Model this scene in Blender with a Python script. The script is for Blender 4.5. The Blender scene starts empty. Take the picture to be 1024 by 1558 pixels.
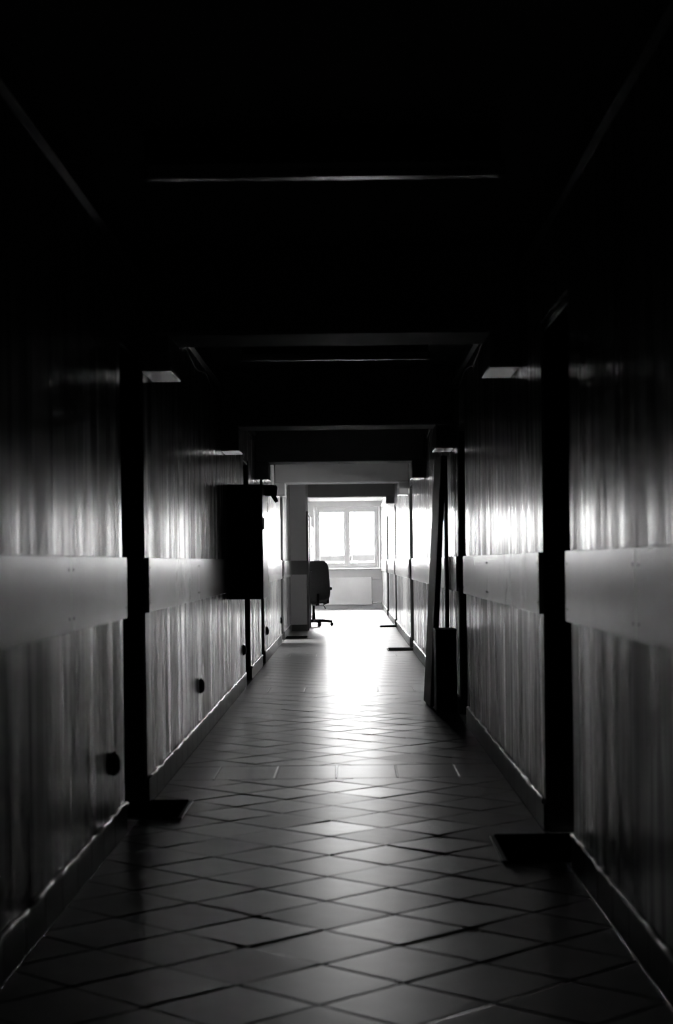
import bpy, math, random
from mathutils import Vector, Matrix

random.seed(7)
scene = bpy.context.scene
COL = scene.collection

# ------------------------------------------------------------------ camera, world, light, exposure
EYE = 1.216
FPX = 2600.0
cam_d = bpy.data.cameras.new('camera')
cam = bpy.data.objects.new('camera', cam_d)
COL.objects.link(cam)
cam.location = (0, 0, EYE)
ROLL = 0.012
cam.rotation_euler = (Matrix.Rotation(math.pi / 2, 3, 'X') @ Matrix.Rotation(-ROLL, 3, 'Z')).to_euler()
cam_d.sensor_fit = 'HORIZONTAL'
cam_d.sensor_width = 36.0
cam_d.lens = FPX / 1024 * 36.0
cam_d.shift_x = -18 / 1024
cam_d.shift_y = 76 / 1024
cam_d.clip_start = 0.05
cam_d.clip_end = 1000
cam_d.dof.use_dof = True
cam_d.dof.focus_distance = 34.0
cam_d.dof.aperture_fstop = 7.1
scene.camera = cam

SKY = 60.0
world = bpy.data.worlds.new('overcast_sky')
scene.world = world
world.use_nodes = True
bg = world.node_tree.nodes['Background']
bg.inputs['Color'].default_value = (1, 1, 1, 1)
bg.inputs['Strength'].default_value = SKY


def portal(name, loc, rot, sx, sy):
    d = bpy.data.lights.new(name, 'AREA')
    d.shape = 'RECTANGLE'
    d.size, d.size_y = sx, sy
    d.cycles.is_portal = True
    o = bpy.data.objects.new(name, d)
    COL.objects.link(o)
    o.location, o.rotation_euler = loc, rot
    return o


# daylight enters by the window at the far end and by the side window of the end bay
portal('window_daylight', (-0.03, 44.95, 1.85), (-math.pi / 2, 0, 0), 1.8, 1.75)
portal('side_window_daylight', (-3.55, 39.1, 1.8), (0, -math.pi / 2, 0), 1.5, 3.2)
portal('side_room_daylight', (3.65, 23.6, 1.9), (0, math.pi / 2, 0), 1.2, 1.4)
portal('opposite_room_daylight', (-3.85, 26.5, 1.77), (0, -math.pi / 2, 0), 1.65, 2.6)

vs = scene.view_settings
vs.view_transform = 'Standard'
vs.look = 'None'
vs.exposure = 0.0
vs.gamma = 1.0
vs.use_curve_mapping = False
scene.cycles.max_bounces = 14
scene.cycles.diffuse_bounces = 10
scene.cycles.glossy_bounces = 8
scene.cycles.transparent_max_bounces = 16
scene.cycles.sample_clamp_indirect = 20.0
scene.cycles.caustics_reflective = True

# ------------------------------------------------------------------ materials
MATS = {}


def new_mat(name):
    m = bpy.data.materials.new(name)
    m.use_nodes = True
    MATS[name] = m
    nt = m.node_tree
    return m, nt, nt.nodes['Principled BSDF']


def g(v):
    return (v, v, v, 1)


def mat_plain(name, v, rough=0.5, spec=0.5, var=0.12, scale=6.0, bump=0.0, metal=0.0, stretch=(1, 1, 1), bscale=None, objvar=0.0):
    """grey surface with a noise-driven tone, optional fine relief and a tone per piece"""
    m, nt, b = new_mat(name)
    N, L = nt.nodes, nt.links
    tc = N.new('ShaderNodeTexCoord')
    mp = N.new('ShaderNodeMapping')
    mp.inputs['Scale'].default_value = stretch
    L.new(tc.outputs['Object'], mp.inputs['Vector'])
    no = N.new('ShaderNodeTexNoise')
    no.inputs['Scale'].default_value = scale
    no.inputs['Detail'].default_value = 5
    L.new(mp.outputs['Vector'], no.inputs['Vector'])
    cr = N.new('ShaderNodeValToRGB')
    cr.color_ramp.elements[0].position = 0.3
    cr.color_ramp.elements[0].color = g(v * (1 - var))
    cr.color_ramp.elements[1].position = 0.7
    cr.color_ramp.elements[1].color = g(min(1, v * (1 + var)))
    L.new(no.outputs['Fac'], cr.inputs['Fac'])
    col = cr.outputs['Color']
    if objvar:
        oi = N.new('ShaderNodeObjectInfo')
        mr = N.new('ShaderNodeMapRange')
        mr.inputs['To Min'].default_value = 1 - objvar
        mr.inputs['To Max'].default_value = 1 + objvar
        L.new(oi.outputs['Random'], mr.inputs['Value'])
        mx = N.new('ShaderNodeVectorMath')
        mx.operation = 'SCALE'
        L.new(col, mx.inputs[0])
        L.new(mr.outputs['Result'], mx.inputs['Scale'])
        col = mx.outputs['Vector']
    L.new(col, b.inputs['Base Color'])
    b.inputs['Roughness'].default_value = rough
    b.inputs['Specular IOR Level'].default_value = spec
    b.inputs['Metallic'].default_value = metal
    if bump:
        n2 = N.new('ShaderNodeTexNoise')
        n2.inputs['Scale'].default_value = bscale or scale * 4
        n2.inputs['Detail'].default_value = 4
        L.new(mp.outputs['Vector'], n2.inputs['Vector'])
        bp = N.new('ShaderNodeBump')
        bp.inputs['Strength'].default_value = 1.0
        bp.inputs['Distance'].default_value = bump
        L.new(n2.outputs['Fac'], bp.inputs['Height'])
        L.new(bp.outputs['Normal'], b.inputs['Normal'])
    return m


def mat_panel(name):
    """varnished wood-grain wall sheet: upright grain, slightly rippled along the corridor, worn gloss"""
    m, nt, b = new_mat(name)
    N, L = nt.nodes, nt.links
    tc = N.new('ShaderNodeTexCoord')

    def noise(scale_y, scale_z, detail, rough=0.5):
        mp = N.new('ShaderNodeMapping')
        mp.inputs['Scale'].default_value = (scale_y, scale_y, scale_z)
        L.new(tc.outputs['Object'], mp.inputs['Vector'])
        n = N.new('ShaderNodeTexNoise')
        n.inputs['Scale'].default_value = 1.0
        n.inputs['Detail'].default_value = detail
        n.inputs['Roughness'].default_value = rough
        L.new(mp.outputs['Vector'], n.inputs['Vector'])
        return n.outputs['Fac']

    grain = noise(9.0, 0.55, 6, 0.6)
    cr = N.new('ShaderNodeValToRGB')
    cr.color_ramp.elements[0].position = 0.34
    cr.color_ramp.elements[0].color = g(PANEL_LO)
    cr.color_ramp.elements[1].position = 0.66
    cr.color_ramp.elements[1].color = g(PANEL_HI)
    L.new(grain, cr.inputs['Fac'])
    L.new(cr.outputs['Color'], b.inputs['Base Color'])
    rr = N.new('ShaderNodeMapRange')
    rr.inputs['From Min'].default_value = 0.38
    rr.inputs['From Max'].default_value = 0.62
    rr.inputs['To Min'].default_value = PANEL_R0
    rr.inputs['To Max'].default_value = PANEL_R1
    L.new(noise(7.0, 0.45, 5), rr.inputs['Value'])
    L.new(rr.outputs['Result'], b.inputs['Roughness'])
    b.inputs['Specular IOR Level'].default_value = 0.32
    b.inputs['Coat Weight'].default_value = 1.0
    b.inputs['Coat IOR'].default_value = 1.6
    cr2 = N.new('ShaderNodeMapRange')
    cr2.inputs['From Min'].default_value = 0.36
    cr2.inputs['From Max'].default_value = 0.64
    cr2.inputs['To Min'].default_value = 0.14
    cr2.inputs['To Max'].default_value = 0.30
    L.new(noise(5.0, 0.3, 4), cr2.inputs['Value'])
    L.new(cr2.outputs['Result'], b.inputs['Coat Roughness'])
    cw = N.new('ShaderNodeMapRange')
    cw.inputs['From Min'].default_value = 0.40
    cw.inputs['From Max'].default_value = 0.58
    cw.inputs['To Min'].default_value = 0.15
    cw.inputs['To Max'].default_value = 1.0
    L.new(noise(3.2, 0.22, 7, 0.70), cw.inputs['Value'])
    L.new(cw.outputs['Result'], b.inputs['Coat Weight'])
    h1 = noise(3.4, 0.25, 3, 0.5)
    b1 = N.new('ShaderNodeBump')
    b1.inputs['Strength'].default_value = 1.0
    b1.inputs['Distance'].default_value = PANEL_BUMP
    L.new(h1, b1.inputs['Height'])
    L.new(b1.outputs['Normal'], b.inputs['Normal'])
    L.new(b1.outputs['Normal'], b.inputs['Coat Normal'])
    return m


PANEL_LO, PANEL_HI = 0.32, 0.62
PANEL_R0, PANEL_R1 = 0.16, 0.42
PANEL_BUMP = 0.009
M_PANEL = mat_panel('varnished_wood_grain')
M_GUARD = mat_plain('guard_board_laminate', 0.80, 0.24, 0.5, 0.05, 3.0, 0.0006, bscale=25)
for _n in M_GUARD.node_tree.nodes:
    if _n.type == 'BSDF_PRINCIPLED':
        _n.inputs['Coat Weight'].default_value = 1.0
        _n.inputs['Coat IOR'].default_value = 1.6
        _n.inputs['Coat Roughness'].default_value = 0.18
M_PLASTER = mat_plain('wall_plaster', 0.5, 0.7, 0.4, 0.08, 2.0, 0.0015)
M_ENDWALL = mat_plain('pale_end_plaster', 0.72, 0.7, 0.4, 0.05, 2.0, 0.001)
M_CEIL = mat_plain('ceiling_paint', 0.6, 0.75, 0.3, 0.08, 1.5, 0.001)
M_BEAM = mat_plain('beam_paint', 0.50, 0.60, 0.3, 0.08, 2.5, 0.001)
M_TILE = mat_plain('glazed_floor_tile', 0.34, 0.38, 0.7, 0.14, 5.0, 0.0015, bscale=11, objvar=0.22)
for _n in M_TILE.node_tree.nodes:
    if _n.type == 'BSDF_PRINCIPLED':
        _n.inputs['Coat Weight'].default_value = 1.0
        _n.inputs['Coat IOR'].default_value = 1.5
        _n.inputs['Coat Roughness'].default_value = 0.335
M_GROUT = mat_plain('dark_grout', 0.15, 0.9, 0.2, 0.3, 20, 0.002)
M_GROUT_L = mat_plain('pale_grout', 0.85, 0.3, 0.5, 0.1, 20, 0.001)
M_SKIRT = mat_plain('skirting_tile', 0.13, 0.40, 0.5, 0.12, 6, 0.0008, objvar=0.12)
M_SEAL = mat_plain('pale_sealant', 0.85, 0.16, 0.6, 0.15, 14, 0.002)
M_DOOR = mat_plain('dark_door_wood', 0.035, 0.4, 0.5, 0.3, 4, 0.001, stretch=(6, 6, 0.6))
M_FRAME = mat_plain('dark_door_frame', 0.03, 0.4, 0.5, 0.25, 5, 0.0006, stretch=(6, 6, 0.6))
M_METAL = mat_plain('brushed_metal', 0.5, 0.3, 0.5, 0.08, 30, 0, metal=1.0)
M_BLACK = mat_plain('black_plastic', 0.015, 0.4, 0.4, 0.2, 20, 0.0004)
M_RUBBER = mat_plain('dark_mat_fibre', 0.012, 1.0, 0.0, 0.4, 90, 0.004)
M_FABRIC = mat_plain('charcoal_fabric', 0.17, 0.9, 0.2, 0.3, 120, 0.001)
M_WHITE = mat_plain('white_enamel', 0.82, 0.3, 0.5, 0.03, 3)
M_WFRAME = mat_plain('white_window_frame', 0.80, 0.35, 0.5, 0.03, 4)
M_LAMPB = mat_plain('lamp_housing', 0.10, 0.5, 0.4, 0.1, 6)
M_LAMPD = mat_plain('lamp_diffuser', 0.6, 0.12, 0.5, 0.04, 8)
M_TRIM = mat_plain('glossy_white_strip', 0.7, 0.20, 0.5, 0.04, 8)
M_CABIN = mat_plain('cabinet_enamel', 0.55, 0.25, 0.5, 0.05, 4)
M_CABDK = mat_plain('dark_plinth_and_backlit_sheet', 0.05, 0.5, 0.3, 0.1, 4)
M_LEAF = mat_plain('grey_door_leaf', 0.7, 0.45, 0.5, 0.12, 3, 0.0006, stretch=(4, 4, 0.4))
M_DKWOOD = mat_plain('dark_board_and_backlit_edge', 0.03, 0.5, 0.4, 0.25, 4, 0.0008, stretch=(5, 5, 0.5))
M_GREYDR = mat_plain('grey_painted_door', 0.20, 0.5, 0.4, 0.06, 3)
M_HOUSE = mat_plain('house_render', 0.75, 0.8, 0.2, 0.06, 0.4)
M_ROOF = mat_plain('roof_tiles', 0.010, 0.8, 0.2, 0.2, 1.5)
M_GROUND = mat_plain('pale_ground', 0.45, 0.9, 0.2, 0.15, 0.2)
M_PANE_H = mat_plain('house_window_glass', 0.08, 0.15, 0.5, 0.1, 2)
M_LEAVES = mat_plain('tree_foliage', 0.10, 0.8, 0.2, 0.4, 2)
M_BARK = mat_plain('tree_bark', 0.08, 0.9, 0.2, 0.3, 8)


def mat_glass(name):
    m, nt, b = new_mat(name)
    N, L = nt.nodes, nt.links
    nt.nodes.remove(b)
    out = N['Material Output']
    tr = N.new('ShaderNodeBsdfTransparent')
    tr.inputs['Color'].default_value = (0.95, 0.95, 0.95, 1)
    gl = N.new('ShaderNodeBsdfGlossy')
    gl.inputs['Roughness'].default_value = 0.02
    fr = N.new('ShaderNodeFresnel')
    fr.inputs['IOR'].default_value = 1.45
    mx = N.new('ShaderNodeMixShader')
    L.new(fr.outputs['Fac'], mx.inputs['Fac'])
    L.new(tr.outputs['BSDF'], mx.inputs[1])
    L.new(gl.outputs['BSDF'], mx.inputs[2])
    L.new(mx.outputs['Shader'], out.inputs['Surface'])
    return m


M_GLASS = mat_glass('window_glass')


# ------------------------------------------------------------------ helpers
class MB:
    """collects simple solids and builds ONE mesh object"""

    def __init__(self):
        self.v, self.f, self.smooth = [], [], []

    def add(self, vs_, fs_, smooth=False):
        n = len(self.v)
        self.v += [tuple(p) for p in vs_]
        self.f += [tuple(i + n for i in f) for f in fs_]
        self.smooth += [smooth] * len(fs_)
        return self

    def box(self, x0, x1, y0, y1, z0, z1):
        vs_ = [(x0, y0, z0), (x1, y0, z0), (x1, y1, z0), (x0, y1, z0), (x0, y0, z1), (x1, y0, z1), (x1, y1, z1), (x0, y1, z1)]
        return self.add(vs_, [(0, 3, 2, 1), (4, 5, 6, 7), (0, 1, 5, 4), (1, 2, 6, 5), (2, 3, 7, 6), (3, 0, 4, 7)])

    def bbox(self, x0, x1, y0, y1, z0, z1, b=0.004):
        """box with chamfered edges"""
        b = min(b, (x1 - x0) * .45, (y1 - y0) * .45, (z1 - z0) * .45)
        cx, cy, cz = (x0 + x1) / 2, (y0 + y1) / 2, (z0 + z1) / 2
        hx, hy, hz = (x1 - x0) / 2, (y1 - y0) / 2, (z1 - z0) / 2
        idx, vs_ = {}, []
        for sx in (-1, 1):
            for sy in (-1, 1):
                for sz in (-1, 1):
                    for ax in range(3):
                        p = [sx * (hx - b), sy * (hy - b), sz * (hz - b)]
                        p[ax] = (sx * hx, sy * hy, sz * hz)[ax]
                        idx[(sx, sy, sz, ax)] = len(vs_)
                        vs_.append((cx + p[0], cy + p[1], cz + p[2]))
        fs = []

        def face(keys):
            ids = [idx[k] for k in keys]
            c = sum((Vector(vs_[i]) for i in ids), Vector()) / len(ids)
            n = (Vector(vs_[ids[1]]) - Vector(vs_[ids[0]])).cross(Vector(vs_[ids[2]]) - Vector(vs_[ids[1]]))
            if n.dot(c - Vector((cx, cy, cz))) < 0:
                ids.reverse()
            fs.append(ids)

        for s in (-1, 1):
            face([(s, -1, -1, 0), (s, 1, -1, 0), (s, 1, 1, 0), (s, -1, 1, 0)])
            face([(-1, s, -1, 1), (1, s, -1, 1), (1, s, 1, 1), (-1, s, 1, 1)])
            face([(-1, -1, s, 2), (1, -1, s, 2), (1, 1, s, 2), (-1, 1, s, 2)])
        for a in (-1, 1):
            for c in (-1, 1):
                face([(a, c, -1, 0), (a, c, 1, 0), (a, c, 1, 1), (a, c, -1, 1)])
                face([(a, -1, c, 0), (a, 1, c, 0), (a, 1, c, 2), (a, -1, c, 2)])
                face([(-1, a, c, 1), (1, a, c, 1), (1, a, c, 2), (-1, a, c, 2)])
                for d in (-1, 1):
                    face([(a, c, d, 0), (a, c, d, 1), (a, c, d, 2)])
        return self.add(vs_, fs)

    def tube(self, pts, r, n=8, smooth=True):
        pts = [Vector(p) for p in pts]
        rs = r if isinstance(r, (list, tuple)) else [r] * len(pts)
        vs_, fs = [], []
        prev = None
        for i, p in enumerate(pts):
            t = (pts[min(i + 1, len(pts) - 1)] - pts[max(i - 1, 0)]).normalized()
            ref = prev if prev is not None else (Vector((0, 0, 1)) if abs(t.z) < .9 else Vector((1, 0, 0)))
            a = (ref - t * ref.dot(t))
            if a.length < 1e-5:
                a = Vector((1, 0, 0)) - t * t.x
            a.normalize()
            prev = a
            bb = t.cross(a)
            for k in range(n):
                an = 2 * math.pi * k / n
                vs_.append(p + a * (math.cos(an) * rs[i]) + bb * (math.sin(an) * rs[i]))
        for i in range(len(pts) - 1):
            for k in range(n):
                fs.append((i * n + k, i * n + (k + 1) % n, (i + 1) * n + (k + 1) % n, (i + 1) * n + k))
        self.add(vs_, fs, smooth)
        m = len(vs_)
        base = len(self.v) - m
        self.f.append(tuple(base + k for k in reversed(range(n))))
        self.f.append(tuple(base + (len(pts) - 1) * n + k for k in range(n)))
        self.smooth += [False, False]
        return self

    def prism(self, poly, axis, a0, a1):
        """extrude a polygon (list of 2-tuples) along an axis ('x': poly in y,z; 'y': x,z; 'z': x,y)"""
        def P(p, t):
            return {'x': (t, p[0], p[1]), 'y': (p[0], t, p[1]), 'z': (p[0], p[1], t)}[axis]
        n = len(poly)
        vs_ = [P(p, a0) for p in poly] + [P(p, a1) for p in poly]
        fs = [tuple(range(n)), tuple(range(2 * n - 1, n - 1, -1))]
        fs += [(i, n + i, n + (i + 1) % n, (i + 1) % n) for i in range(n)]
        return self.add(vs_, fs)

    def mesh(self, name, mat):
        me = bpy.data.meshes.new(name)
        me.from_pydata(self.v, [], self.f)
        me.polygons.foreach_set('use_smooth', self.smooth)
        me.materials.append(mat)
        me.update()
        import bmesh
        bm = bmesh.new()
        bm.from_mesh(me)
        bmesh.ops.recalc_face_normals(bm, faces=bm.faces)
        bm.to_mesh(me)
        bm.free()
        return me

    def build(self, name, mat, parent=None, loc=None):
        o = bpy.data.objects.new(name, self.mesh(name, mat))
        COL.objects.link(o)
        if loc:
            o.location = loc
        if parent:
            o.parent = parent
        return o


def tag(o, label=None, cat=None, group=None, kind=None):
    for k, v in (('label', label), ('category', cat), ('group', group), ('kind', kind)):
        if v:
            o[k] = v
    return o


def empty(name, loc=(0, 0, 0), rz=0.0):
    o = bpy.data.objects.new(name, None)
    COL.objects.link(o)
    o.location = loc
    o.rotation_euler = (0, 0, rz)
    return o


def inst(me, name, parent, loc=(0, 0, 0), rot=(0, 0, 0)):
    o = bpy.data.objects.new(name, me)
    COL.objects.link(o)
    o.parent = parent
    o.location, o.rotation_euler = loc, rot
    return o


def box(name, mat, parent, *b, bevel=0.0):
    m = MB()
    (m.bbox(*b, b=bevel) if bevel else m.box(*b))
    return m.build(name, mat, parent)


# ------------------------------------------------------------------ the setting
XL, XR = -1.028, 0.872
CEIL = 2.80
Y0, YE = -2.5, 44.6
DOOR_H = 2.27
BAND0, BAND1 = 0.972, 1.250
SKH = 0.13
PTOP = 2.645
WT = 0.26                                   # thickness of the corridor walls
LSEG = [(Y0, 7.755), (8.63, 16.9), (17.8, 20.05), (20.75, 25.95), (27.0, 30.4)]
RSEG = [(Y0, 6.70), (7.65, 12.67), (13.5, 23.0), (24.2, 31.0), (31.9, 37.0), (38.6, YE)]

# ceiling
m = MB()
m.box(-4.0, 3.8, Y0 - .2, YE + .4, CEIL, CEIL + .15)
tag(m.build('ceiling', M_CEIL), 'dark painted corridor ceiling between the beams', kind='structure')

# ---- floor: slab, tiles of the diagonal fields and of the straight border rows
m = MB()
m.box(-4.0, 3.8, Y0 - .2, YE + .4, -.14, -.004)
floor = tag(m.build('floor', M_GROUT), 'diagonally tiled corridor floor', kind='structure')

T = 0.34
D = T * math.sqrt(2)
GAP = 0.006


def clip(poly, axis, val, keep_ge):
    out = []
    for i in range(len(poly)):
        a, b = poly[i], poly[(i + 1) % len(poly)]
        ia = (a[axis] >= val) == keep_ge
        ib = (b[axis] >= val) == keep_ge
        if ia:
            out.append(a)
        if ia != ib:
            t = (val - a[axis]) / (b[axis] - a[axis])
            out.append(tuple(a[k] + (b[k] - a[k]) * t for k in (0, 1)))
    return out


def area(poly):
    return abs(sum(poly[i][0] * poly[(i + 1) % len(poly)][1] - poly[(i + 1) % len(poly)][0] * poly[i][1] for i in range(len(poly)))) / 2


def tile_solid(mb, poly, z=0.0, ch=0.006, dz=0.0018, th=0.012):
    """flat tile with a rounded-over rim"""
    cx = sum(p[0] for p in poly) / len(poly)
    cy = sum(p[1] for p in poly) / len(poly)
    r = max(math.hypot(p[0] - cx, p[1] - cy) for p in poly)
    s = max(0.5, 1 - ch * 1.5 / r)
    n = len(poly)
    top = [(cx + (p[0] - cx) * s, cy + (p[1] - cy) * s, z) for p in poly]
    rim = [(p[0], p[1], z - dz) for p in poly]
    bot = [(p[0], p[1], z - th) for p in poly]
    fs = [tuple(range(n))]
    for i in range(n):
        j = (i + 1) % n
        fs.append((i, n + i, n + j, j))
        fs.append((n + i, 2 * n + i, 2 * n + j, n + j))
    mb.add(top + rim + bot, fs)


ROWS = [(3.23, 3.85), (9.61, 10.23), (16.0, 16.62), (22.0, 22.62), (28.2, 28.82), (34.6, 35.2)]
h = (D - GAP * 1.414) / 2
full = MB()
tile_solid(full, [(0, -h), (h, 0), (0, h), (-h, 0)])
full_me = full.mesh('tile', M_TILE)
FX0, FX1 = XL + .012, XR - .012
far = MB()
n_tiles = 0


def put_tile(poly, full_at=None, tilt=0.0055):
    global n_tiles
    cy = sum(p[1] for p in poly) / len(poly)
    if cy < 4.3 or cy > 16.8 or n_tiles >= 298:
        tile_solid(far, poly)
        return
    n_tiles += 1
    rot = (random.gauss(0, tilt), random.gauss(0, tilt * .7), 0)
    dz = random.gauss(0, .0003)
    if full_at:
        inst(full_me, 'tile', floor, (full_at[0], full_at[1], dz), rot)
    else:
        cx = sum(p[0] for p in poly) / len(poly)
        mb = MB()
        tile_solid(mb, [(p[0] - cx, p[1] - cy) for p in poly])
        mb.build('tile', M_TILE, floor, (cx, cy, dz))


fields = [(Y0, ROWS[0][0])] + [(ROWS[i][1], ROWS[i + 1][0]) for i in range(len(ROWS) - 1)] + [(ROWS[-1][1], YE)]
ANCHOR = [(-.095, 4.691)] * 10
for fi, (ya, yb) in enumerate(fields):
    ax, ay = (-.095, 4.691) if fi < 2 else (-.095, ya + .10)
    xa, xb = (FX0, FX1) if yb < 30 else ((FX0, FX1) if fi < 6 else (-3.3, FX1))
    i0, i1 = int((xa - ax) / (D / 2)) - 2, int((xb - ax) / (D / 2)) + 2
    j0, j1 = int((ya - ay) / (D / 2)) - 2, int((yb - ay) / (D / 2)) + 2
    for j in range(j0, j1 + 1):
        for i in range(i0, i1 + 1):
            if (i + j) % 2 == 0:
                continue
            cx, cy = ax + i * D / 2, ay + j * D / 2
            poly = [(cx, cy - h), (cx + h, cy), (cx, cy + h), (cx - h, cy)]
            q = poly
            for axis, val, ge in ((0, xa, True), (0, xb, False), (1, ya + GAP / 2, True), (1, yb - GAP / 2, False)):
                if q:
                    q = clip(q, axis, val, ge)
            if len(q) < 3 or area(q) < 0.0008:
                continue
            put_tile(q, (cx, cy) if area(q) > area(poly) * .999 else None)
grout_l = MB()
for (ya, yb) in ROWS:
    x = -.083 - 8 * .346
    while x < FX1:
        a, b = max(x + GAP / 2, FX0), min(x + .346 - GAP / 2, FX1)
        if b - a > .02:
            put_tile([(a, ya + GAP / 2), (b, ya + GAP / 2), (b, yb - GAP / 2), (a, yb - GAP / 2)])
        if FX0 < x < FX1:
            grout_l.box(x - GAP / 2 - .001, x + GAP / 2 + .001, ya + .01, yb - .01, -.0045, .0014)
        x += .346
grout_l.build('pale_grout_joint', M_GROUT_L, floor)
tag(far.build('tile_field', M_TILE, floor), kind='stuff')
# far bay floor to the left of the corridor line
m = MB()
m.box(-3.3, FX0 - .004, 32.2, YE, -.010, -.001)
m.build('bay_floor_sheet', M_TILE, floor)
m = MB()
m.box(XR + .02, 3.4, 21.4, 26.2, -.010, -.001)
m.box(-3.6, XL - .02, 24.6, 28.8, -.010, -.001)
m.build('side_room_floor_sheet', M_TILE, floor)


# ---- corridor walls with door openings, panels, guard boards, skirting
def spans(a, b, step, jitter=0.0):
    out, y = [], a
    while y < b - 1e-6:
        e = min(b, y + step)
        if b - e < step * .25:
            e = b
        out.append((y, e))
        y = e
    return out


def corridor_wall(side, segs, name, seams):
    s = 1 if side == 'right' else -1
    X = XR if s > 0 else XL

    def xr(a, b):
        """x range from a to b metres measured from the wall face into the corridor"""
        return tuple(sorted((X - s * a, X - s * b)))

    m = MB()
    face = -.012                                          # the plaster lies behind the panels
    for k, (a, b) in enumerate(segs):
        m.box(*xr(-WT, face), a, b, 0, CEIL)
        if k + 1 < len(segs):
            m.box(*xr(-WT, face), b, segs[k + 1][0], DOOR_H, CEIL)
    wall = tag(m.build(name, M_PLASTER), 'wall clad in glossy wood-grain sheets on the %s' % side, kind='structure')
    for (a, b) in segs:
        if b < 1:
            continue
        for (p, q) in spans(a, b, 1.19):
            gp = .0015
            if q < Y0 + .5:
                continue
            box('wall_panel', M_PANEL, wall, *xr(face, 0), p + gp, q - gp, SKH, BAND0 + .03, bevel=.0012)
            box('wall_panel', M_PANEL, wall, *xr(face, 0), p + gp, q - gp, BAND1 - .03, PTOP, bevel=.0012)
    for k, (a, b) in enumerate(segs[:-1]):
        c = segs[k + 1][0]
        box('wall_panel', M_PANEL, wall, *xr(face, 0), b, c, DOOR_H + .005, PTOP, bevel=.0012)
    for (a, b) in segs:
        cuts = [a] + [c for c in seams if a < c < b] + [b]
        for p, q in zip(cuts, cuts[1:]):
            gb = box('guard_board', M_GUARD, wall, *xr(0, .022), p + (.0015 if p != a else -.004), q - (.0015 if q != b else -.004), BAND0, BAND1, bevel=.002)
            if 2 < q < 15:
                for yy in (p + .05, q - .05):
                    for zz in (BAND0 + .05, BAND1 - .05):
                        sm = MB()
                        sm.tube([(X - s * .020, yy, zz), (X - s * .024, yy, zz)], .006, 8)
                        sm.build('screw', M_BLACK, gb)
    # skirting
    m = MB()
    for (a, b) in segs:
        m.box(*xr(-.012, .002), a, b, 0, SKH - .004)
    base = tag(m.build('baseboard_' + side, M_GROUT), 'tile skirting along the %s wall' % side, kind='structure')
    rest = MB()
    for (a, b) in segs:
        for (p, q) in spans(a, b, T):
            bb = (*xr(.001, .011), p + .002, q - .002, .001, SKH)
            if q > 3 and q < 17.5:
                box('skirting_tile', M_SKIRT, base, *bb, bevel=.002)
            else:
                rest.box(*bb)
        pts, rr = [], []
        y = max(a, 1.0)
        rs = random.Random(hash((side, round(a, 2))) & 0xffff)
        while y < b:
            pts.append((X - s * (.007 + rs.uniform(-.003, .004)), y, SKH + .003 + rs.uniform(-.004, .006)))
            rr.append(.009 + rs.uniform(-.003, .005))
            y += .09
        if len(pts) > 2:
            sb = MB()
            sb.tube(pts, rr, 6)
            sb.build('sealant_bead', M_SEAL, base)
    if rest.v:
        tag(rest.build('skirting_run', M_SKIRT, base), kind='stuff')
    return wall


wl = corridor_wall('left', LSEG, 'wall_left', [2.9, 6.2, 9.9 + 1.6, 14.4, 23.4])
wr = corridor_wall('right', RSEG, 'wall_right', [2.2, 5.06, 10.5, 16.3, 19.6, 27.5, 34.5])

# cornice strips under the ceiling, one per wall
for n, (s, X, segs) in enumerate(((-1, XL, (Y0, 30.4)), (1, XR, (Y0, YE)))):
    m = MB()
    a, b = X, X - s * .022
    m.prism([(a, PTOP + .016), (b, PTOP + .016), (b, PTOP + .006), (a, PTOP - .014)], 'y', segs[0], segs[1])
    tag(m.build('trim_%d' % (n + 1), M_TRIM), 'narrow pale strip along the top of the wall panels', kind='structure')

# ---- door sets in the recesses
door_n = 0
for s, X, segs in ((-1, XL, LSEG), (1, XR, RSEG)):
    for k in range(len(segs) - 1):
        a, b = segs[k][1], segs[k + 1][0]
        door_n += 1
        side = 'left' if s < 0 else 'right'
        d = tag(empty('door_%d' % door_n, (X + s * .19, (a + b) / 2, 0)), 'dark closed door in a recess of the %s wall' % side, kind='structure')

        def bx(name, mat, par, x0, x1, y0, y1, z0, z1, bev=.003):
            o = MB()
            p, q = sorted((s * x0, s * x1))
            o.bbox(p, q, y0, y1, z0, z1, b=bev)
            ob = o.build(name, mat, par)
            return ob

        w = (b - a) / 2
        # lining of the recess (relative to the leaf plane, +x is into the wall)
        bx('frame_jamb', M_FRAME, d, -.178, .06, -w + .001, -w + .034, 0.001, DOOR_H - .002)
        bx('frame_jamb', M_FRAME, d, -.178, .06, w - .034, w - .001, 0.001, DOOR_H - .002)
        bx('frame_head', M_FRAME, d, -.178, .06, -w + .034, w - .034, DOOR_H - .035, DOOR_H - .002)
        is_open = (s > 0 and k == 2) or (s < 0 and k == 3)                     # this one stands open into a daylit side room
        lf = bx('leaf', M_DOOR, d, 0, .04, -w + .037, w - .037, .008, DOOR_H - .038)
        if is_open:
            d['label'] = 'dark doorway of the %s wall standing open to a daylit room' % side
            lf.location = (s * (.065 + w - .05), -w + .02, 0)
            lf.rotation_euler = (0, 0, -s * math.pi / 2)
        hd = MB()
        hy = w - .11
        hd.tube([(-s * .002, hy, 1.03), (-s * .05, hy, 1.03), (-s * .055, hy - .03, 1.03), (-s * .055, hy - .13, 1.03)], .009, 8)
        hd.build('handle', M_METAL, lf)
        pl = MB()
        pl.bbox(*sorted((0, -s * .006)), hy - .02, hy + .02, .92, 1.12, b=.002)
        pl.build('lock_plate', M_METAL, lf)
        # back of the recess behind the leaf
        if is_open:
            continue
        bx('backing', M_FRAME, d, .062, .069, -w, w, 0.0, DOOR_H, .001)

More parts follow.
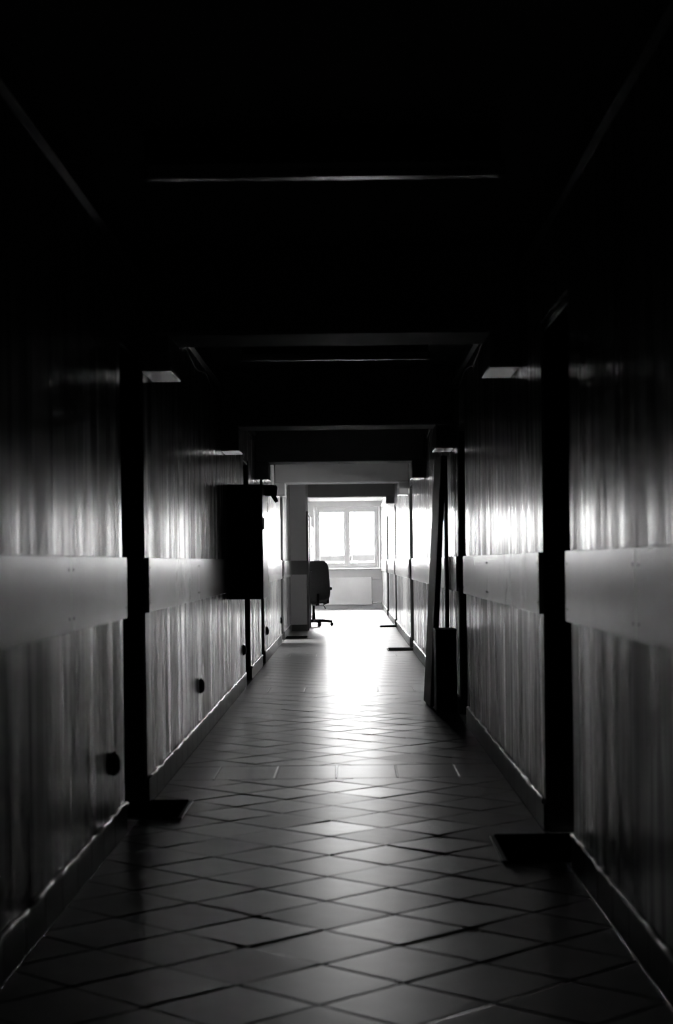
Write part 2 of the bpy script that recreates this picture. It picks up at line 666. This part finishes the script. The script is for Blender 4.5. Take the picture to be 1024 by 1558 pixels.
# ---- beams with their corbels
BEAMS = [(2.9, 1.13, .97), (8.53, 1.142, .975), (13.85, 1.108, .925), (19.03, 1.120, .94), (24.07, 1.120, .95)]
for i, (y, hb, hc) in enumerate(BEAMS):
    o = MB()
    o.bbox(XL + .001, XR - .001, y, y + .5, EYE + hb, CEIL + .001, b=.014)
    bm_ = tag(o.build('ceiling_beam', M_BEAM), ('ceiling beam just above the camera', 'nearest ceiling beam in view', 'second ceiling beam from the camera', 'third ceiling beam from the camera', 'fourth ceiling beam, lit grey, from the camera')[i], kind='structure')
    for s, X in ((-1, XL), (1, XR)):
        c = MB()
        a, b = sorted((X - s * .001, X - s * .15))
        c.bbox(a, b, y + .001, y + .499, EYE + hc, EYE + hb + .004, b=.008)
        cc = c.build('corbel', M_BEAM, bm_)
        c = MB()
        c.bbox(a + (.004 if s < 0 else -.004), b + (.004 if s < 0 else -.004), y - .002, y + .502, EYE + hc - .012, EYE + hc - .0005, b=.002)
        c.build('soffit_plate', M_LAMPD, cc)
# the header where the corridor opens into the end bay
o = MB()
o.bbox(-3.3, XR - .001, 32.06, 32.5, EYE + 1.226, CEIL + .001, b=.008)
hd_ = tag(o.build('ceiling_beam', M_BEAM), 'last ceiling beam before the window', kind='structure')
c = MB()
c.bbox(XR - .15, XR - .001, 32.061, 32.499, EYE + 1.10, EYE + 1.23, b=.008)
c.build('corbel', M_BEAM, hd_)

# ---- the wall block on the left before the end bay
o = MB()
o.bbox(-1.60, -.745, 30.4, 32.05, 0, CEIL, b=.006)
blk = tag(o.build('wall_block', M_ENDWALL), 'grey wall block jutting into the corridor beside the office chair', kind='structure')
box('guard_board', M_GREYDR, blk, -1.03, -.727, 30.378, 30.399, BAND0 + .03, BAND1, bevel=.002)
box('skirting_tile', M_SKIRT, blk, -1.03, -.742, 30.388, 30.399, .001, .11, bevel=.002)
# grey door in the side of the block
gd = tag(empty('door_%d' % (door_n + 1), (-.745, 31.22, 0)), 'grey door in the side of the wall block', kind='structure')
box('frame_jamb', M_GREYDR, gd, .001, .035, -.74, -.68, .001, 2.13, bevel=.003)
box('frame_jamb', M_GREYDR, gd, .001, .035, .68, .74, .001, 2.13, bevel=.003)
box('frame_head', M_GREYDR, gd, .001, .035, -.68, .68, 2.07, 2.13, bevel=.003)
lf = box('leaf', M_GREYDR, gd, .001, .022, -.678, .678, .008, 2.068, bevel=.003)
q = MB()
q.tube([(.022, .55, 1.04), (.06, .55, 1.04), (.062, .44, 1.04)], .009, 8)
q.build('handle', M_METAL, lf)

# ---- end bay walls
WX0, WX1, WZ0, WZ1 = -.88, .82, 1.045, 2.66
o = MB()
o.box(-3.6, WX0, YE, YE + .35, 0, CEIL)
o.box(WX1, 1.4, YE, YE + .35, 0, CEIL)
o.box(WX0, WX1, YE, YE + .35, 0, WZ0)
o.box(WX0, WX1, YE, YE + .35, WZ1, CEIL)
tag(o.build('wall_end', M_ENDWALL), 'pale end wall around the bright window', kind='structure')
SW = (37.5, 40.7, 1.05, 2.55)
o = MB()
o.box(-3.6, -3.3, 31.6, SW[0], 0, CEIL)
o.box(-3.6, -3.3, SW[1], YE, 0, CEIL)
o.box(-3.6, -3.3, SW[0], SW[1], 0, SW[2])
o.box(-3.6, -3.3, SW[0], SW[1], SW[3], CEIL)
o.box(-3.3, -1.60, 31.8, 32.05, 0, CEIL)
tag(o.build('wall_bay', M_ENDWALL), 'pale side wall of the end bay', kind='structure')
o = MB()
o.box(XL - WT, XR + WT, Y0 - .2, Y0, 0, CEIL)
tag(o.build('wall_back', M_PLASTER), 'plain wall closing the corridor behind the camera', kind='structure')


SR = (22.9, 24.3, 1.3, 2.5)
o = MB()
o.box(3.4, 3.7, 21.4, SR[0], 0, CEIL)
o.box(3.4, 3.7, SR[1], 26.2, 0, CEIL)
o.box(3.4, 3.7, SR[0], SR[1], 0, SR[2])
o.box(3.4, 3.7, SR[0], SR[1], SR[3], CEIL)
o.box(XR + WT, 3.4, 21.2, 21.4, 0, CEIL)
o.box(XR + WT, 3.4, 26.2, 26.4, 0, CEIL)
SL = (25.2, 27.8, 0.95, 2.6)
o2 = MB()
o2.box(-3.9, -3.6, 24.6, SL[0], 0, CEIL)
o2.box(-3.9, -3.6, SL[1], 28.8, 0, CEIL)
o2.box(-3.9, -3.6, SL[0], SL[1], 0, SL[2])
o2.box(-3.9, -3.6, SL[0], SL[1], SL[3], CEIL)
o2.box(-3.6, XL - WT, 24.4, 24.6, 0, CEIL)
o2.box(-3.6, XL - WT, 28.8, 29.0, 0, CEIL)
tag(o2.build('wall_opposite_room', M_ENDWALL), 'pale walls of the room behind the open left doorway', kind='structure')
tag(o.build('wall_side_room', M_ENDWALL), 'pale walls of the room behind the open right doorway', kind='structure')


def window(name, along, lo, hi, z0, z1, depth, label, flip):
    """two-sash window; along 'x': lies in the plane y=depth, along 'y': in the plane x=depth"""
    w = tag(empty(name), label, kind='structure')

    def bb(n, mat, par, a0, a1, d0, d1, c0, c1, bev=.004):
        d0, d1 = sorted((depth + flip * d0, depth + flip * d1))
        args = (a0, a1, d0, d1, c0, c1) if along == 'x' else (d0, d1, a0, a1, c0, c1)
        return box(n, mat, par, *args, bevel=bev)

    F = .07
    e = .002
    bb('frame', M_WFRAME, w, lo + e, lo + F, 0, .07, z0 + e, z1 - e)
    bb('frame', M_WFRAME, w, hi - F, hi - e, 0, .07, z0 + e, z1 - e)
    bb('frame', M_WFRAME, w, lo + F, hi - F, 0, .07, z0 + e, z0 + F)
    bb('frame', M_WFRAME, w, lo + F, hi - F, 0, .07, z1 - F, z1 - e)
    n = 2
    bb('mullion', M_WFRAME, w, (lo + hi) / 2 - .035, (lo + hi) / 2 + .035, .051, .069, z0 + F, z1 - F)
    mid = [lo + F * .8 + (hi - lo - F * 1.6) * k / n for k in range(n + 1)]
    for k in range(n):
        a, b = mid[k] + .003, mid[k + 1] - .003
        S = .078
        st = bb('sash', M_WFRAME, w, a, a + S, -.02, .05, z0 + F - .01, z1 - F + .01)
        bb('sash_rail', M_WFRAME, w, b - S, b, -.02, .05, z0 + F - .01, z1 - F + .01)
        bb('sash_rail', M_WFRAME, w, a + S, b - S, -.02, .05, z0 + F - .01, z0 + F + S)
        bb('sash_rail', M_WFRAME, w, a + S, b - S, -.02, .05, z1 - F - S, z1 - F + .01)
        bb('pane', M_GLASS, w, a + S - .004, b - S + .004, .012, .018, z0 + F + S - .004, z1 - F - S + .004, .0005)
        if k == 0:
            bb('handle', M_WHITE, st, b - .045, b - .020, -.055, -.021, (z0 + z1) / 2 - .06, (z0 + z1) / 2 + .06, .004)
    return w


w1 = window('window_1', 'x', WX0, WX1, WZ0, WZ1, YE + .10, 'two-pane white window full of daylight at the corridor end', 1)
box('sill', M_WFRAME, w1, WX0 - .04, WX1 + .04, YE - .14, YE + .098, WZ0 - .03, WZ0 + .001, bevel=.006)
w2 = window('window_2', 'y', SW[0], SW[1], SW[2], SW[3], -3.42, 'side window of the end bay', -1)

window('window_4', 'y', SL[0], SL[1], SL[2], SL[3], -3.72, 'window of the room on the left', -1)
window('window_3', 'y', SR[0], SR[1], SR[2], SR[3], 3.52, 'window of the side room', 1)

# ------------------------------------------------------------------ things
# ---- ceiling lamps
def lamp(y, label):
    t = tag(empty('ceiling_lamp', (-.075, y, EYE + 1.40)), label, 'lamp', 'fluorescent ceiling lamps')
    L = .66
    zt = CEIL - (EYE + 1.40)
    o = MB()
    o.prism([(-.045, .045), (.045, .045), (.035, zt), (-.035, zt)], 'x', -L + .015, L - .015)
    o.build('housing', M_LAMPB, t)
    o = MB()
    arc = [(.062, .045), (.057, .025), (.044, .010), (.022, .001), (-.022, .001), (-.044, .010), (-.057, .025), (-.062, .045)]
    n_ = len(arc)
    o.add([(-L + .02, *p) for p in arc] + [(L - .02, *p) for p in arc], [(k, k + 1, n_ + k + 1, n_ + k) for k in range(n_ - 1)], False)
    o.build('diffuser', M_LAMPD, t)
    for s in (-1, 1):
        o = MB()
        o.prism([(-.064, .044), (-.056, .022), (-.032, .004), (0, -.002), (.032, .004), (.056, .022), (.064, .044), (.066, .05), (-.066, .05)], 'x', *sorted((s * (L - .02), s * L)))
        o.build('end_cap', M_LAMPB, t)
    for dx in (-.35, .35):
        o = MB()
        o.tube([(dx, 0, zt - .01), (dx, 0, zt)], .03, 10)
        o.build('mount', M_LAMPB, t)
    return t


lamp(6.24, 'long fluorescent lamp across the ceiling, the nearer and larger one')
lamp(11.86, 'long fluorescent lamp across the ceiling behind the first beam, the farther one')

# ---- wall cabinet on the left
cb = tag(empty('wall_cabinet', (XL, 14.6, .906)), 'tall metal cabinet, backlit side coloured dark, hung on the left wall', 'cabinet')
CW, CL, CH = .30, .95, .965
box('body', M_CABDK, cb, .001, CW - .022, 0, CL, 0, CH, bevel=.006)  # backlit shade of the near side is put into this near-black colour
dr = box('door', M_CABIN, cb, CW - .021, CW, .004, CL - .004, .004, CH - .004, bevel=.005)
box('latch', M_CABIN, dr, CW, CW + .010, .10, .16, .60, .70, bevel=.003)
for zz in (.15, .82):
    q = MB()
    q.tube([(CW - .004, CL - .001, zz - .05), (CW - .004, CL - .001, zz + .05)], .008, 8)
    q.build('hinge', M_METAL, dr)
box('top_lip', M_CABDK, cb, .001, CW + .006, -.006, CL + .006, CH + .001, CH + .018, bevel=.004)
# black lamp head on the cabinet
sp = tag(empty('spotlight', (XL + .24, 15.1, .906 + CH + .018)), 'small black lamp head on top of the wall cabinet', 'spotlight')
q = MB()
q.bbox(-.06, .15, -.10, .12, -.006 + .007, .012, b=.003)
q.build('base', M_BLACK, sp)
q = MB()
q.prism([(.02, -.078), (.165, -.085), (.172, -.01), (.160, .012), (.02, .012)], 'y', -.07, .07)
q.build('head', M_BLACK, sp)
q = MB()
q.tube([(.125, 0, -.07), (.158, 0, -.125), (.165, 0, -.137)], [.020, .019, .015], 10)
q.build('nozzle', M_BLACK, sp)

# ---- wall sockets on the left wall
SOCK = [(7.37, .355, 'round black wall socket beside the nearest left doorway'),
        (11.7, .378, 'round black wall socket midway along the panel under the cabinet'),
        (16.5, .376, 'round black wall socket just before the second left doorway'),
        (21.2, .372, 'small dark wall socket just past the third left doorway'),
        (25.7, .348, 'small dark wall socket farthest away on the left wall')]
for (y, z, lab) in SOCK:
    t = tag(empty('wall_socket', (XL, y, z)), lab, 'socket', 'sockets on the left wall')
    q = MB()
    q.tube([(.001, 0, 0), (.010, 0, 0), (.020, 0, 0), (.028, 0, 0), (.031, 0, 0)], [.049, .049, .045, .036, .030], 20)
    q.build('housing', M_BLACK, t)
    q = MB()
    q.tube([(.031, 0, 0), (.034, 0, 0)], [.026, .023], 16)
    q.build('socket_face', M_BLACK, t)
    q = MB()
    q.bbox(.004, .020, -.012, .012, .046, .056, b=.004)
    q.build('top_highlight', M_LAMPD, t)  # pale nub stands in for the highlight on top of the socket

# ---- door mats
MATSPOT = [(-1.16, -.806, 8.13, 8.72, 'dark door mat on the tiles at the nearest left doorway'),
           (.604, 1.00, 6.86, 7.50, 'dark door mat on the tiles at the nearest right doorway'),
           (-1.16, -.66, 27.3, 27.9, 'dark door mat below the grey wall block'),
           (.52, 1.00, 23.2, 23.8, 'thin dark door mat by the right doorway past the leaning boards'),
           (.56, 1.00, 31.6, 32.2, 'thin dark door mat farthest away on the right')]
for (x0, x1, y0, y1, lab) in MATSPOT:
    t = tag(empty('door_mat', ((x0 + x1) / 2, (y0 + y1) / 2, 0)), lab, 'mat', 'door mats along the corridor')
    hx, hy = (x1 - x0) / 2, (y1 - y0) / 2
    box('backing', M_BLACK, t, -hx, hx, -hy, hy, .001, .008, bevel=.003)
    box('pile', M_RUBBER, t, -hx + .02, hx - .02, -hy + .02, hy - .02, .008, .018, bevel=.004)


# ---- boards leaning on the right wall
def leaning(name, label, cat, y0, y1, xb, xt, zt, th, mat, extra=None, group=None):
    """upright board: foot at x=xb on the floor, top at x=xt, height zt, thickness th towards the wall"""
    t = tag(empty(name, (xb, y0, 0)), label, cat, group)
    ang = math.atan2(xt - xb, zt)
    t.rotation_euler = (0, ang, 0)
    Ln = math.hypot(zt, xt - xb)
    return t, Ln


t, Ln = leaning('door_leaf', 'pale grey unhung door leaf leaning against the right wall', 'door leaf', 14.15, 14.8, .660, .778, 2.09, .045, M_LEAF)
t.rotation_euler[2] = math.radians(2.0)
box('core', M_DKWOOD, t, .006, .040, 0, .655, .014, Ln, bevel=.002)  # dark colour stands in for the backlit shade of the leaf's near edge
box('face_sheet', M_LEAF, t, 0, .006, .001, .654, .010, Ln - .002, bevel=.001)
box('back_sheet', M_DKWOOD, t, .040, .046, .001, .654, .014, Ln - .002, bevel=.001)
for yy in (.10, .56):
    box('foot', M_BLACK, t, .010, .036, yy - .03, yy + .03, .002, .014, bevel=.001)
t = tag(empty('plank', (.822, 14.42, 0)), 'narrow dark plank standing upright behind the leaning door leaf', 'plank')
box('board', M_DKWOOD, t, 0, .024, 0, .24, .003, 2.10, bevel=.003)
box('edge_strip', M_DKWOOD, t, -.004, 0, .02, .05, .003, 2.10, bevel=.001)
t = tag(empty('stacked_boards', (.690, 13.62, 0)), 'low black block of boards standing on the floor in front of the leaning door leaf', 'boards')
box('board', M_DKWOOD, t, 0, .165, 0, .42, .004, .655, bevel=.004)
box('front_sheet', M_DKWOOD, t, .004, .161, -.010, 0, .008, .650, bevel=.002)
box('top_edge', M_DKWOOD, t, -.003, .168, -.012, .422, .655, .668, bevel=.003)


# ---- cables sagging along the wall tops
def cable(s, X, y0, y1, label, seed):
    r = random.Random(seed)
    pts = []
    n = 26
    for i in range(n + 1):
        f = i / n
        pts.append((X - s * (.012 + r.uniform(0, .006)), y0 + (y1 - y0) * f, PTOP - .055 - .05 * math.sin(f * math.pi * 3) ** 2 - r.uniform(0, .012)))
    t = tag(empty('cable', (0, 0, 0)), label, 'cable', 'cables under the wall tops')
    q = MB()
    q.tube(pts, .006, 6)
    q.build('sheath', M_BLACK, t)
    for i in (0, 9, 17, 26):
        q = MB()
        p = pts[i]
        q.bbox(min(X, X - s * .022), max(X, X - s * .022), p[1] - .012, p[1] + .012, p[2] - .012, p[2] + .012, b=.003)
        q.build('clip', M_LAMPD, t)


cable(-1, XL, 9.1, 13.8, 'black cable sagging below the left wall top behind the first beam', 3)
cable(1, XR, 9.1, 13.8, 'black cable sagging below the right wall top behind the first beam', 4)
cable(-1, XL, 14.4, 19.0, 'black cable below the left wall top behind the second beam', 5)
cable(1, XR, 14.4, 19.0, 'black cable below the right wall top behind the second beam', 6)

# ---- radiator below the window
rd = tag(empty('radiator', (0, YE, 0)), 'white panel radiator under the window', 'radiator')
RX0, RX1, RZ0, RZ1 = -.95, .60, .10, .81
box('back_panel', M_WHITE, rd, RX0 + .01, RX1 - .01, -.055, -.04, RZ0 + .01, RZ1 - .02, bevel=.004)
box('front_panel', M_WHITE, rd, RX0, RX1, -.125, -.105, RZ0, RZ1, bevel=.008)
box('top_grille', M_WHITE, rd, RX0 + .004, RX1 - .004, -.105, -.04, RZ1 - .025, RZ1 - .004, bevel=.002)
for x in (RX0, RX1 - .012):
    box('side_panel', M_WHITE, rd, x, x + .012, -.104, -.04, RZ0 + .004, RZ1 - .004, bevel=.002)
for x in (-.7, .4):
    box('wall_bracket', M_WHITE, rd, x, x + .03, -.04, -.001, RZ0 + .1, RZ1 - .1, bevel=.002)
for z in (RZ0 + .045, RZ1 - .035):
    q = MB()
    q.tube([(RX1 - .002, -.075, z), (XR - .03, -.075, z)], .014, 10)
    pp = q.build('pipe', M_WHITE, rd)
    q = MB()
    q.tube([(RX1 + .02, -.075, z - .02), (RX1 + .02, -.075, z + .055)], [.022, .018], 10)
    q.build('valve', M_LAMPD, pp)

# ---- white cupboards on the left of the end bay
t = tag(empty('tall_cupboard', (-1.25, 35.4, 0)), 'tall white cupboard past the grey door', 'cupboard')
box('carcass', M_WHITE, t, 0, .425, 0, 2.0, .06, 2.2, bevel=.006)
box('plinth', M_CABDK, t, .01, .39, .01, 1.99, .001, .06, bevel=.002)
for k in range(2):
    d = box('door', M_WHITE, t, .425, .445, k * 1.0 + .004, k * 1.0 + .996, .07, 2.19, bevel=.004)
    q = MB()
    yy = .93 if k == 0 else 1.07
    q.tube([(.445, yy, 1.5), (.475, yy, 1.5), (.475, yy, 1.66), (.445, yy, 1.66)], .008, 8)
    q.build('handle', M_BLACK, d)
t = tag(empty('low_cupboard', (-1.25, 37.6, 1.2)), 'lower white cupboard between the tall one and the window', 'cupboard')
box('carcass', M_WHITE, t, 0, .43, 0, 1.8, -1.14, .83, bevel=.006)
box('plinth', M_CABDK, t, .01, .39, .01, 1.79, -1.2, -1.14, bevel=.002)
box('door', M_WHITE, t, .43, .45, .004, 1.796, -1.13, .82, bevel=.004)

# ---- office chair
YAW = math.radians(16)
ch = tag(empty('office_chair', (-.672, 32.62, 0), YAW), 'dark high-backed office chair on casters beside the wall block', 'chair')


def cushion(mb, w, hh, d, n=4.0, rows=14, cols=22, bow=0.0, taper=0.0):
    """rounded slab: outline a superellipse w x hh in x,z, thickness d along y"""
    vs_, fs = [], []
    prof = [(-1, .0), (-.96, .55), (-.8, .85), (-.5, 1.0), (.5, 1.0), (.8, .85), (.96, .55), (1, 0)]
    rings = [(-.5, .80), (-.47, .92), (-.30, .99), (0, 1.0), (.30, .99), (.47, .92), (.5, .80)]
    for (ty, sc) in rings:
        for k in range(cols):
            a = 2 * math.pi * k / cols
            ca, sa = math.cos(a), math.sin(a)
            x = math.copysign(abs(ca) ** (2 / n), ca) * w / 2 * sc
            z = math.copysign(abs(sa) ** (2 / n), sa) * hh / 2 * (1 - (1 - sc) * w / hh)
            x *= 1 - taper * (z / hh + .5)
            vs_.append((x, ty * d + bow * (x / w * 2) ** 2 + .05 * bow * 0, z))
    R = len(rings)
    for i in range(R - 1):
        for k in range(cols):
            fs.append((i * cols + k, i * cols + (k + 1) % cols, (i + 1) * cols + (k + 1) % cols, (i + 1) * cols + k))
    fs.append(tuple(range(cols)))
    fs.append(tuple((R - 1) * cols + k for k in reversed(range(cols))))
    mb.add(vs_, fs, True)


q = MB()
cushion(q, .50, .78, .10, 4.5, cols=40, bow=.03, taper=.12)
bk = q.build('backrest', M_FABRIC, ch, (0.02, -.25, .86))
bk.rotation_euler = (math.radians(-4), 0, 0)
q = MB()
cushion(q, .50, .48, .10, 4.5, cols=40)
st = q.build('seat', M_FABRIC, ch, (0, .03, .475))
st.rotation_euler = (math.radians(88), 0, 0)
q = MB()
q.bbox(-.035, .035, -.30, .05, .395, .43, b=.008)
q.build('seat_bracket', M_BLACK, ch)
q = MB()
q.tube([(0, -.20, .41), (0, -.325, .43), (0, -.335, .62)], .022, 8)
q.build('back_bracket', M_BLACK, ch)
q = MB()
q.tube([(0, 0, .11), (0, 0, .25), (0, 0, .251), (0, 0, .40)], [.032, .030, .022, .022], 14)
q.build('gas_column', M_BLACK, ch)
q = MB()
q.tube([(.03, 0, .40), (.19, .0, .40), (.225, -.0, .345), (.24, 0, .33)], [.007, .007, .010, .012], 8)
q.build('lever', M_BLACK, ch)
for s in (-1, 1):
    q = MB()
    q.tube([(s * .20, .02, .42), (s * .29, .02, .44), (s * .30, .02, .69)], .022, 8)
    ar = q.build('armrest', M_BLACK, ch)
    q = MB()
    q.bbox(s * .30 - .035, s * .30 + .035, -.13, .15, .685, .745, b=.014)
    q.build('arm_pad', M_BLACK, ar)
q = MB()
q.tube([(0, 0, .075), (0, 0, .12)], [.05, .04], 14)
q.build('hub', M_BLACK, ch)
for k in range(5):
    a = math.radians(72 * k) - YAW
    dx, dy = math.cos(a), math.sin(a)
    q = MB()
    q.tube([(dx * .03, dy * .03, .10), (dx * .18, dy * .18, .105), (dx * .35, dy * .35, .085)], [.032, .030, .024], 8)
    lg = q.build('leg', M_BLACK, ch)
    q = MB()
    cx, cy = dx * .345, dy * .345
    for o_ in (-.014, .014):
        q.tube([(cx - dy * (o_ - .009), cy + dx * (o_ - .009), .034), (cx - dy * (o_ + .009), cy + dx * (o_ + .009), .034)], .033, 14)
    q.tube([(cx, cy, .03), (cx, cy, .085)], .008, 8)
    q.build('caster', M_BLACK, lg)


# ------------------------------------------------------------------ outside the window
o = MB()
o.box(-160, 160, 46, 420, -6.2, -6.0)
tag(o.build('ground', M_GROUND), 'pale ground far below the window', kind='structure')


def house(x, y, w, d, z_eave, z_ridge, label, nwin):
    t = tag(empty('house', (x, y, -6.0)), label, 'house', 'houses outside the window')
    e, r = z_eave + 6.0, z_ridge + 6.0
    q = MB()
    q.box(-w / 2, w / 2, 0, d, 0, e)
    wallo = q.build('walls', M_HOUSE, t)
    q = MB()
    q.prism([(-.5, e - .12), (d / 2, r), (d + .5, e - .12), (d + .5, e - .28), (d / 2, r - .18), (-.5, e - .28)], 'x', -w / 2 - .4, w / 2 + .4)
    rf = q.build('roof', M_HOUSE, t)
    q = MB()
    q.box(-w / 2 - .4, w / 2 + .4, -.66, -.5, e - .45, e - .05)
    q.build('gutter', M_ROOF, rf)
    q = MB()
    q.box(w * .22, w * .22 + .7, d / 2 - .3, d / 2 + .4, r - .5, r + .9)
    q.build('chimney', M_HOUSE, rf)
    for k in range(nwin):
        xx = -w / 2 + w * (k + .5) / nwin
        q = MB()
        q.box(xx - .55, xx + .55, -.04, .02, e - 2.4, e - 1.0)
        wo = q.build('window', M_WFRAME, wallo)
        q = MB()
        q.box(xx - .45, xx + .45, -.06, -.041, e - 2.3, e - 1.1)
        q.build('pane', M_PANE_H, wo)


house(-1.75, 120, 3.2, 8, 1.72, 2.9, 'pale house outside beyond the middle of the window', 2)
house(2.35, 112, 3.4, 8, 1.72, 2.5, 'pale house outside beyond the right pane', 2)
house(-3.6, 140, 2.9, 8, 2.35, 3.0, 'pale house outside at the left edge of the window', 1)
house(4.4, 138, 2.6, 8, 2.5, 3.1, 'pale house outside at the right edge of the window', 1)
